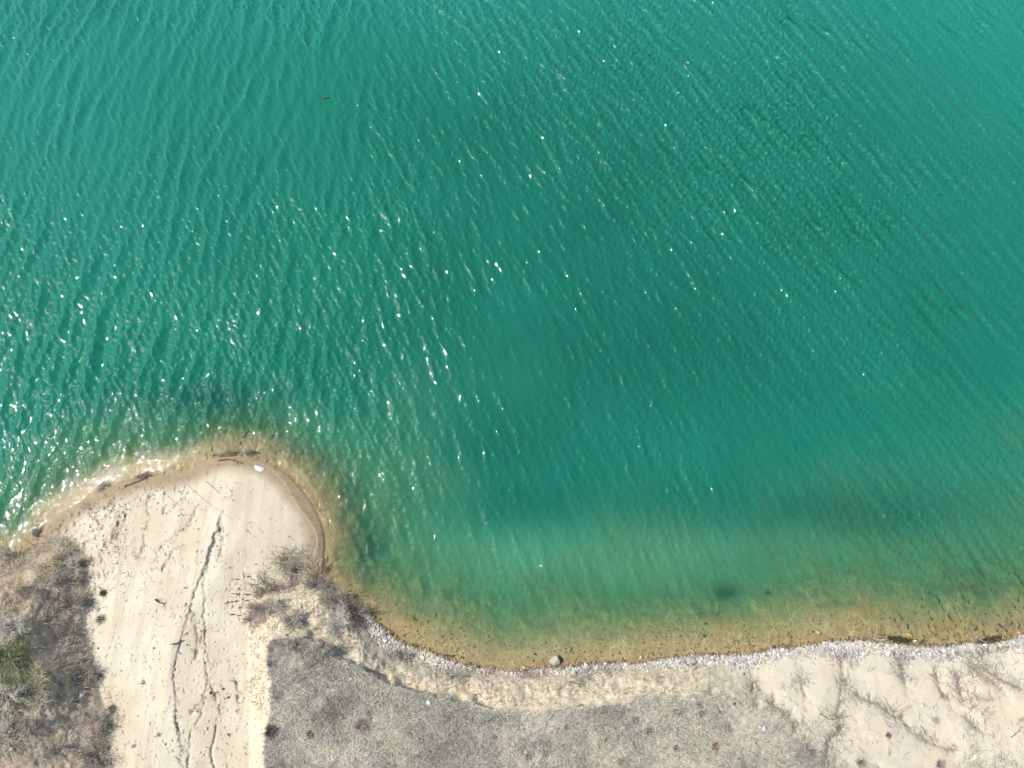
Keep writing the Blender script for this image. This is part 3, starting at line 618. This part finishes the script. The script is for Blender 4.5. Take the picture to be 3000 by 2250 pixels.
# ------------------------------------------------------------------ wood and stems
def path3(pts, lift): 
    pts = np.asarray(pts, float); P = on(pts[:, 0], pts[:, 1]); P[:, 2] += lift; return P
def stick(name, pts, rad, col, label, cat, lift=.02, twigs=0, seed=1, m=None, group=None):
    P = path3(smooth_line(pts, 1), lift); o0 = P[0].copy(); r_ = np.random.default_rng(seed); mb = MB()
    P = P + r_.normal(0, rad * .35, P.shape); mb.tube(P - o0, np.linspace(rad, rad * .45, len(P)), col, 6)
    for _ in range(twigs):
        k_ = r_.integers(1, len(P)); L = r_.uniform(.06, .16); d = r_.normal(size=3); d[2] = abs(d[2]) * .4; d /= np.linalg.norm(d)
        q = P[k_] - o0; mb.tube([q, q + d * L * .5, q + d * L + r_.normal(0, .015, 3)], [rad * .5, rad * .35, rad * .2], col, 4)
    o = mb.build(name, m or M_WOOD); place(o, o0); return tag(o, label, cat, group)
def plank(u0, v0, u1, v1, w, h_):
    a, b = on(u0, v0), on(u1, v1); L = np.linalg.norm(b - a); x = (b - a) / L; y = np.cross([0, 0, 1], x); y /= np.linalg.norm(y); z = np.cross(x, y); mb = MB()
    n = 14; ts = np.linspace(0, 1, n); Vv = []
    for tt in ts:
        ww = w * (1 - .45 * tt) * (1 + .06 * math.sin(17 * tt)) / 2; hh = h_ * (1 - .3 * tt); cpt = a + x * L * tt + z * .02
        Vv += [cpt - y * ww, cpt + y * ww, cpt + y * ww * .9 + z * hh, cpt - y * ww * .9 + z * hh]
    fs = [(i * 4 + j, i * 4 + (j + 1) % 4, i * 4 + 4 + (j + 1) % 4, i * 4 + 4 + j) for i in range(n - 1) for j in range(4)] + [(3, 2, 1, 0), tuple(range(4 * n - 4, 4 * n))]
    mb.add(np.array(Vv) - a, fs, (.52, .46, .36)); o = mb.build('driftwood_plank', M_WOOD); place(o, a)
    return tag(o, 'bleached driftwood plank lying askew on the bare slope', 'plank')
plank(2617, 2094, 2661, 2069, .09, .05)
stick('driftwood_stick', [(456, 1757), (464, 1763), (470, 1766), (484, 1771)], .020, (.07, .06, .055), 'short dark gnarled stick lying on open sand', 'stick', .02, 6, 11)
stick('driftwood_stick', [(508, 1888), (520, 1884), (530, 1880), (540, 1876)], .020, (.09, .07, .055), 'dark stick lying across the long crack in the sand', 'stick', .03, 2, 12)
stick('driftwood_stick', [(365, 1425), (385, 1418), (405, 1411), (425, 1402), (440, 1394)], .022, (.10, .08, .06), 'long dark stick half buried in wet sand along the spit', 'stick', .015, 5, 13)
stick('driftwood_stick', [(640, 1349), (665, 1347), (692, 1351), (712, 1357)], .020, (.12, .08, .055), 'dark stick lying in the shallow wash at the tip of the spit', 'stick', .02, 4, 14)
stick('driftwood_stick', [(1304, 1919), (1316, 1922), (1329, 1921)], .020, (.04, .033, .028), 'short black stick in the shallows by the curving gravel', 'stick', .02, 3, 15)
stick('driftwood_stick', [(2400, 2090), (2430, 2110), (2470, 2100)], .010, (.13, .11, .09), 'thin grey branch caught at the head of the dark gully', 'stick', .03, 5, 16)
stick('driftwood_stick', [(1408, 2120), (1430, 2110), (1450, 2100), (1472, 2094)], .011, (.10, .09, .08), 'dark bare branch lying on the grassy plateau', 'stick', .05, 8, 17)
stick('driftwood_stick', [(989, 2131), (995, 2152), (1000, 2180)], .010, (.46, .42, .35), 'pale straight stalk standing up out of the grass', 'stick', .05, 0, 18)
stick('driftwood_stick', [(2128, 2118), (2131, 2132), (2132, 2148)], .014, (.60, .57, .52), 'bleached white stick at the edge of the grass', 'stick', .03, 1, 19)
stick('driftwood_stick', [(1570, 1956), (1590, 1950), (1612, 1943)], .012, (.40, .3, .16), 'tan stick pointing at the pale boulder', 'stick', .02, 0, 20)
stick('driftwood_stick', [(2960, 2160), (2975, 2148), (2990, 2130)], .012, (.15, .13, .11), 'dark stick low on the bare slope, farthest from the spit', 'stick', .03, 3, 21)
REED = (.46, .36, .20); PALE = (.52, .45, .31)
stick('fallen_reed', [(500, 1388), (540, 1414), (590, 1458), (630, 1490), (684, 1524)], .0055, PALE, 'long pale reed stem lying over the sand ridge', 'reed stem', .04, 0, 31, M_PLANT, 'fallen reed stems')
stick('fallen_reed', [(601, 1410), (622, 1424), (643, 1446)], .007, (.30, .24, .15), 'short brown reed stem on damp sand beside the long pale one', 'reed stem', .02, 2, 32, M_PLANT, 'fallen reed stems')
stick('fallen_reed', [(845, 1832), (890, 1795), (935, 1752), (978, 1714)], .012, (.40, .36, .15), 'long yellow green reed stem leaning over the mound to the water', 'reed stem', .18, 0, 33, M_PLANT, 'fallen reed stems')
stick('fallen_reed', [(846, 1598), (880, 1620), (905, 1645), (928, 1668)], .009, PALE, 'pale reed stem arching over sand toward the reed clump', 'reed stem', .14, 0, 34, M_PLANT, 'fallen reed stems')
stick('fallen_reed', [(880, 1740), (915, 1730), (940, 1722)], .009, (.42, .38, .34), 'grey reed stem lying crosswise under the reed clump', 'reed stem', .12, 0, 35, M_PLANT, 'fallen reed stems')
stick('fallen_reed', [(820, 1600), (860, 1618), (900, 1640)], .007, (.42, .35, .22), 'thin tan reed stem behind the pale arching one', 'reed stem', .10, 0, 36, M_PLANT, 'fallen reed stems')
stick('fallen_reed', [(168, 1555), (180, 1535), (186, 1520)], .009, (.34, .25, .12), 'short tan reed stem on the waterline next to the left bank', 'reed stem', .03, 0, 37, M_PLANT, 'fallen reed stems')
# bare pale twig standing in the water's edge, and one adrift on the lake
def bare_twig(u, v, hgt, n, col, label, name='bare_twig', spread=.7, seed=3, z=None):
    r_ = np.random.default_rng(seed); o0 = on(u, v)
    if z is not None: o0 = np.array(at(u, v, z), float)
    root = thing(name, o0, label, 'twig')
    for i in range(n):
        a = r_.uniform(0, 6.28); le = r_.uniform(.15, spread); P = [np.zeros(3)]
        for s_ in range(5): 
            le += r_.normal(.06, .12); a += r_.normal(0, .25); P.append(P[-1] + hgt / 5 * np.array([math.sin(le) * math.cos(a), math.sin(le) * math.sin(a), math.cos(le)]))
        mb = MB(); mb.tube(P, np.linspace(.010, .004, 6), col, 5)
        for k_ in (2, 3, 4):
            d = r_.normal(size=3); d[2] = abs(d[2]); d /= np.linalg.norm(d); mb.tube([P[k_], P[k_] + d * hgt * .13, P[k_] + d * hgt * .24], [.006, .004, .002], col, 4)
        mb.build('stem', M_WOOD, root)
    return root
bare_twig(2556, 1872, .55, 6, (.50, .43, .30), 'bare pale branching twig standing at the edge of the water', seed=4)
bare_twig(2700, 1880, .22, 5, (.13, .075, .06), 'low dark reddish twig clump in the shallows by yellow rock', seed=5)
bare_twig(2845, 1862, .40, 5, (.42, .33, .25), 'thin bare twig over the water near the end of the shore', seed=6)
flt = MB(); P = np.array([(-.10, -.02, .01), (-.03, .0, .015), (.05, .03, .012), (.13, .045, .02)]); flt.tube(P, [.018, .016, .012, .006], (.16, .09, .05), 6)
flt.tube([(-.06, -.01, .01), (-.08, -.06, .012), (-.03, -.075, .01)], [.014, .02, .008], (.2, .1, .05), 6); flt.tube([(.03, .02, .01), (.04, .06, .03)], [.008, .004], (.16, .09, .05), 5)
o = flt.build('floating_branch', M_WOOD); place(o, at(955, 288, .005)); tag(o, 'small brown branch floating far out on the lake', 'branch')

# ------------------------------------------------------------------ shrubs, tufts and weed
GREY = [(.34, .30, .25), (.44, .40, .33), (.20, .175, .145)]; TAN = [(.48, .38, .24), (.34, .265, .18), (.56, .47, .32)]
DARK = [(.17, .145, .12), (.26, .22, .18), (.34, .30, .25)]; GRN = [(.10, .13, .06), (.15, .17, .08), (.22, .22, .15)]; PALEG = [(.52, .48, .41), (.40, .365, .31), (.62, .58, .51)]; REDD = [(.36, .30, .25), (.27, .23, .20), (.44, .39, .32)]
def shrub(name, u, v, rad, hgt, cols, label, cat='shrub', ns=12, nt=420, seed=1, group=None, lean=(0, 0), upright=.5, wide=.0075):
    r_ = np.random.default_rng(900 + seed); o0 = on(u, v) - [0, 0, .02]; root = thing(name, o0, label, cat, group); mb = MB(); tw = MB(); B = []; D = []
    for i in range(ns):
        a = r_.uniform(0, 6.28); rr = rad * r_.uniform(.35, 1.0); hh = hgt * r_.uniform(.4, 1.0) * (1.15 - .5 * rr / rad)
        end = np.array([math.cos(a) * rr + lean[0], math.sin(a) * rr + lean[1], hh]); st = np.array([math.cos(a), math.sin(a), 0]) * rad * .3 * r_.random()
        ts = np.linspace(0, 1, 6)[:, None]; P = st + (end - st) * ts; P[:, 2] += np.sin(ts[:, 0] * np.pi) * hgt * .18; P += r_.normal(0, rad * .035, P.shape) * ts
        mb.tube(P, np.linspace(.012, .004, 6), np.array(cols[1]) * .8, 4)
        for k_ in range(1, 6): B.append(P[k_]); D.append(a)
    B = np.array(B); D = np.array(D); i_ = r_.integers(0, len(B), nt)
    P = B[i_] + r_.normal(0, rad * .13, (nt, 3)) * [1, 1, .5]; P[:, 2] = np.maximum(P[:, 2], .0)
    c = np.array(cols)[r_.integers(0, len(cols), nt)] * (1 + r_.normal(0, .18, (nt, 1)))
    tw.blades(P, r_.uniform(.25, .6, nt) * rad * 1.1, D[i_] + r_.normal(0, .9, nt), r_.uniform(.2, 1.45, nt) * (1.3 - upright), r_.uniform(.6, 1.25, nt) * wide, np.clip(c, .01, .8))
    mb.build('stems', M_WOOD, root); tw.build('twigs', M_PLANT, root); return root
G1 = 'dry shrubs on the left bank'; G2 = 'dry shrubs at the foot of the mound'
for i, (u, v, r_, h_, cl, nt, lab) in enumerate((
  (45, 1735, .50, .32, TAN, 650, 'olive tan dry bush on the bank just below the tall weed'),
  (150, 1650, .45, .28, TAN, 650, 'tawny dry bush on the nose of the bank, nearest the water'),
  (222, 1672, .36, .30, PALEG, 700, 'pale combed over clump of dry grass at the edge of the sand'),
  (125, 1722, .50, .32, GREY, 600, 'grey brown dry bush in the middle of the bank'),
  (215, 1775, .36, .26, DARK, 450, 'dark grey dry bush above the bare shaded face'),
  (50, 1835, .40, .45, PALEG, 500, 'pale feathery bush at the top of the shaded face'),
  (30, 1930, .60, .32, GRN, 420, 'low dull green bush on top of the bank'),
  (28, 2035, .45, .55, PALEG, 500, 'bare silvery grey bush on top of the bank'),
  (20, 2160, .45, .3, PALEG, 450, 'pale straw coloured bush on the lower corner of the bank'),
  (95, 2110, .28, .25, GREY, 300, 'grey twiggy bush on the rim of the shaded face'),
  (288, 2118, .34, .30, REDD, 450, 'reddish brown bush at the foot of the shaded face'),
  (285, 2205, .40, .35, DARK, 500, 'dark twiggy bush at the bottom corner of the shaded face'),
  (255, 1975, .30, .25, GREY, 350, 'low grey green bush half way along the foot of the shaded face'),
  (170, 2200, .30, .22, GREY, 260, 'grey bush low on the shaded face'))):
    shrub('dry_shrub', u, v, r_, h_, cl, lab, 'shrub', 12, nt, i, G1)
for i, (u, v, r_, h_, cl, nt, lab) in enumerate((
  (872, 1668, .30, .35, DARK, 420, 'dark tangled shrub at the root of the reed clump'),
  (780, 1785, .42, .35, REDD, 750, 'reddish grey shrub nearest the open sand'),
  (736, 1818, .24, .22, REDD, 350, 'small reddish shrub at the corner of the yellow slope'),
  (860, 1812, .34, .28, GREY, 500, 'low grey shrub below the middle of the mound'),
  (985, 1768, .42, .38, GREY, 750, 'grey shrub overhanging the water at the inner bend'),
  (1045, 1800, .40, .36, DARK, 650, 'dark twiggy shrub standing at the start of the gravel'),
  (1000, 1840, .42, .30, PALEG, 650, 'pale ashy shrub on the slope above the start of the gravel'),
  (930, 1720, .28, .26, DARK, 380, 'small dark shrub right beneath the reed stems'),
  (950, 1895, .26, .20, GREY, 300, 'small grey shrub against the broken edge of the plateau'),
  (1185, 1925, .26, .20, DARK, 260, 'low dark shrub behind the curving gravel'),
  (1330, 1985, .30, .20, GREY, 300, 'low grey shrub half way up the yellow slope'),
  (1680, 1995, .34, .22, GREY, 300, 'grey sprawling shrub on the yellow slope below the boulder'))):
    shrub('dry_shrub', u, v, r_, h_, cl, lab, 'shrub', 10, nt, 40 + i, G2)
shrub('wispy_grass', 835, 1650, .50, .35, [(.30, .26, .18), (.22, .19, .13), (.42, .36, .24)], 'wispy grey grass fanning out over sand beside the reeds', 'grass', 16, 420, 71, None, (.1, .0), .2, .007)
shrub('wispy_grass', 775, 1715, .40, .22, [(.26, .22, .16), (.16, .13, .10), (.38, .32, .22)], 'thin scattered wisps of dead grass on sand by the dark slivers', 'grass', 12, 220, 72, None, (-.1, 0), .15, .007)
def reeds(u, v, n, hgt, spread, cols, label, seed, leandir=None):
    r_ = np.random.default_rng(seed); o0 = on(u, v); root = thing('reed_clump', o0, label, 'reeds')
    for i in range(n):
        a = r_.uniform(0, 6.28) if leandir is None else r_.normal(leandir, .7); le = r_.uniform(.25, spread); p = np.array([*(r_.normal(0, .10, 2)), 0.0]); P = [p]
        L = hgt * r_.uniform(.6, 1.1)
        for s_ in range(6): le += r_.uniform(.0, .16); P.append(P[-1] + L / 6 * np.array([math.sin(le) * math.cos(a), math.sin(le) * math.sin(a), max(math.cos(le), -.2)]))
        mb = MB(); c = np.array(cols[r_.integers(0, len(cols))]) * r_.uniform(.8, 1.2); mb.tube(P, np.linspace(.008, .003, 7), c, 4); K = 4
        mb.blades([P[k_] for k_ in (1, 2, 3, 4)], r_.uniform(.15, .35, K), a + r_.normal(0, .5, K), r_.uniform(.5, 1.4, K), .010, c)
        mb.build('stem', M_PLANT, root)
    return root
reeds(930, 1692, 26, .75, 1.0, [(.46, .33, .17), (.50, .42, .26), (.38, .25, .13), (.44, .40, .34)], 'tan and orange reed clump leaning out from the waterline', 21, 2.0)
reeds(42, 1640, 30, .95, .8, [(.50, .45, .36), (.42, .36, .26), (.36, .33, .28)], 'tall pale dry weed standing at the water beside the left bank', 22, 2.2)
reeds(120, 1600, 8, .45, .9, [(.42, .34, .22)], 'few tan reed stems at the tip of the left bank', 23)

def tuft(name, u, v, rad, n, cols, label, cat='tuft', seed=1, group=None, flat=.9):
    r_ = np.random.default_rng(3000 + seed); mb = MB(); c = np.array(cols)[r_.integers(0, len(cols), n)] * (1 + r_.normal(0, .15, (n, 1)))
    P = np.concatenate([r_.normal(0, rad * .22, (n, 2)), np.zeros((n, 1))], 1)
    mb.blades(P, r_.uniform(.5, 1.1, n) * rad, np.arctan2(P[:, 1], P[:, 0]) + r_.normal(0, .5, n), r_.uniform(.15, 1.4, n) * flat, r_.uniform(.005, .010, n), np.clip(c, .01, .7))
    o = mb.build(name, M_PLANT); place(o, on(u, v)); return tag(o, label, cat, group)
BLK = [(.07, .06, .05), (.11, .10, .08), (.16, .145, .12)]
tuft('cushion_plant', 2602, 2155, .085, 130, [(.14, .10, .085), (.18, .14, .11), (.10, .08, .065)], 'round dark cushion plant alone on the bare slope', 'plant', 1, None, 1.0)
tuft('cushion_plant', 2522, 2238, .12, 200, DARK, 'grey brown cushion plant at the bottom of the bare slope', 'plant', 2, None, 1.1)
tuft('cushion_plant', 2752, 2240, .13, 200, DARK, 'dark cushion plant at the bottom edge right of the other cushions', 'plant', 3)
tuft('grass_tuft', 795, 2142, .20, 320, BLK, 'big blackish tuft on the left rim of the plateau', 'tuft', 4)
tuft('grass_tuft', 910, 2150, .12, 160, [(.04, .085, .05), (.06, .10, .055)], 'small green tuft inland of the big blackish tuft', 'tuft', 5)
tuft('grass_tuft', 791, 1945, .10, 130, BLK, 'small black tuft on the rim at the corner of the plateau', 'tuft', 6)
tuft('grass_tuft', 875, 1892, .26, 200, DARK, 'broad dark patch of grass at the top corner of the plateau', 'tuft', 7)
tuft('grass_tuft', 1060, 2126, .22, 170, [(.25, .18, .18), (.20, .15, .15), (.30, .24, .22)], 'purplish brown tuft in the middle of the plateau', 'tuft', 8)
tuft('red_plant', 2094, 2187, .11, 150, [(.24, .08, .07), (.17, .06, .055)], 'small dull red plant in the grass', 'plant', 9)
tuft('grass_tuft', 303, 1737, .11, 220, [(.09, .06, .04), (.15, .10, .065), (.20, .14, .085)], 'brown tuft standing alone on the sand off the left bank', 'tuft', 10)
tuft('grass_tuft', 466, 2152, .06, 40, DARK, 'tiny dark sprig alone in the middle of the sandy wash', 'tuft', 11)
tuft('grass_tuft', 393, 2185, .07, 30, DARK, 'thin dark sprig on the sand near the bottom of the bank', 'tuft', 12)
tuft('grass_tuft', 420, 2000, .08, 34, DARK, 'thin trailing sprig on the sand left of the long crack', 'tuft', 13)
tuft('grass_tuft', 330, 2075, .14, 120, [(.24, .21, .13), (.16, .14, .09)], 'straw coloured tuft spilling from the bank onto the sand', 'tuft', 14)
tuft('grass_tuft', 296, 1812, .15, 150, DARK, 'dark spiky tuft at the bank foot where the sand narrows', 'tuft', 15)
tuft('grass_tuft', 297, 1985, .13, 120, DARK, 'dark tuft along the shaded bank foot', 'tuft', 16)
for i, (u, v, r_) in enumerate(((1312, 2100, .13), (1548, 2215, .14), (1372, 2205, .12), (1160, 2070, .10), (985, 2070, .08), (1080, 2090, .09), (1200, 2150, .10), (1600, 2205, .13), (1700, 2070, .10), (1860, 2110, .14), (1985, 2085, .18), (1900, 2140, .15), (1780, 2170, .11), (2050, 2065, .14), (2055, 2090, .12), (1660, 2130, .10), (1450, 2160, .10), (1230, 2215, .12), (1980, 2190, .11), (2170, 2220, .12), (2290, 2230, .12), (2380, 2205, .13), (1110, 2180, .09), (1820, 2230, .12))):
    tuft('grass_tuft', u, v, r_ * .8, 90, [(.13, .12, .10), (.19, .175, .145), (.26, .24, .2)], 'small dark grass tuft on the grey plateau', 'tuft', 30 + i, 'dark tufts dotted over the plateau')
for i, (u, v, r_) in enumerate(((2461, 2100, .20), (2468, 2130, .22), (2470, 2000, .18), (2463, 2060, .16), (2210, 2068, .14), (2645, 1995, .12), (2690, 2160, .16), (2760, 2040, .14), (2815, 2060, .16), (2890, 1998, .13), (2890, 2090, .24), (2850, 2075, .20), (2990, 2115, .18), (2790, 2190, .18), (2740, 2110, .16), (2855, 2190, .2), (2420, 2190, .16), (2300, 2100, .13))):
    tuft('grass_tuft', u, v, r_ * .8, 60, [(.25, .225, .195), (.34, .31, .265), (.44, .40, .33)], 'loose grey tuft of dead grass in a rill of the bare slope', 'tuft', 80 + i, 'grey tufts in the rills')
def sliver(u, v, L, a, i):  # small curled dark brown piece, pointed at both ends
    mb = MB(); s_ = np.linspace(0, 1, 7); w = L * .2 * np.sin(np.pi * s_) ** .8; x = (s_ - .5) * L; z = .012 + .03 * (2 * s_ - 1) ** 2
    up_ = np.stack([x, w, z + .012], -1); mi = np.stack([x, 0 * w, z], -1); dn = np.stack([x, -w, z + .012], -1); Vv = np.concatenate([up_, mi, dn]); c_, s2 = math.cos(a), math.sin(a)
    Vv = np.stack([Vv[:, 0] * c_ - Vv[:, 1] * s2, Vv[:, 0] * s2 + Vv[:, 1] * c_, Vv[:, 2]], -1)
    mb.add(Vv, [(k_, k_ + 1, k_ + 8, k_ + 7) for k_ in range(6)] + [(k_ + 7, k_ + 8, k_ + 15, k_ + 14) for k_ in range(6)], (.13 + .03 * (i % 3), .10 + .02 * (i % 3), .065))
    o = mb.build('dark_sliver', M_PLANT, None, True); place(o, on(u, v)); return tag(o, 'curled dark brown sliver on pale sand beside the reeds', 'sliver', 'dark slivers on the sand')
for i, (u, v, L, a) in enumerate(((695, 1697, .11, .15), (728, 1689, .11, .2), (799, 1698, .12, -.1), (770, 1713, .10, .3), (682, 1739, .09, 0), (697, 1741, .10, .4), (700, 1724, .08, .2), (665, 1766, .12, .2), (678, 1763, .10, .3), (692, 1761, .12, .3), (703, 1780, .12, .5), (700, 1803, .12, .05), (681, 1800, .14, .3), (716, 1798, .09, .4), (673, 1663, .09, 1.4), (750, 1653, .08, .6), (724, 1742, .14, .05), (725, 1759, .16, .25), (750, 1735, .13, .1))):
    sliver(u, v, L * .75, a, i)
def mat_weed(u, v, ru, rv, n, col, label, seed, rot=0.0):
    r_ = np.random.default_rng(seed); mb = MB(); o0 = on(u, v); x = r_.normal(0, ru, n); y = r_.normal(0, rv, n)
    P = np.stack([x * math.cos(rot) - y * math.sin(rot), x * math.sin(rot) + y * math.cos(rot), r_.uniform(.005, .05, n)], -1)
    mb.blades(P, r_.uniform(.04, .15, n), rot + r_.normal(0, .8, n), r_.uniform(1.1, 1.57, n), r_.uniform(.006, .012, n), np.clip(np.array(col) * (1 + r_.normal(0, .3, (n, 1))), .01, .5))
    for _ in range(6):
        q = P[r_.integers(0, n)]; d = np.array([math.cos(rot + r_.normal(0, .5)), math.sin(rot + r_.normal(0, .5)), .05]); mb.tube([q, q + d * .1, q + d * .2], [.010, .008, .004], np.array(col) * .8, 4)
    o = mb.build('weed_mat', M_PLANT); place(o, o0 + [0, 0, .01 + max(0, -o0[2])]); return tag(o, label, 'washed up weed', 'dark weed washed up along the waterline')
mat_weed(300, 1428, 0.105, 0.042, 90, (.12, .11, .09), 'dark clump of washed up weed on the left side of the spit', 41, .5)
mat_weed(412, 1396, 0.150, 0.030, 90, (.14, .12, .10), 'dark strip of washed up weed against the middle of the spit', 42, .25)
mat_weed(668, 1331, 0.165, 0.036, 90, (.12, .10, .08), 'dark weed raft off the tip of the spit', 43, .1)
mat_weed(728, 1327, 0.135, 0.042, 90, (.11, .10, .08), 'second dark weed raft off the tip of the spit, nearer the white slab', 44, -.15)
mat_weed(108, 1558, .05, .12, 160, (.10, .09, .09), 'grey weed clump in the water beside the left bank', 45, 0)
mat_weed(2625, 1873, .18, .04, 260, (.05, .04, .025), 'dark weed along the waterline just left of the yellow rock', 46, -.15)
mat_weed(2890, 1876, .20, .04, 260, (.06, .05, .03), 'dark weed along the waterline near the end of the shore', 47, .2)
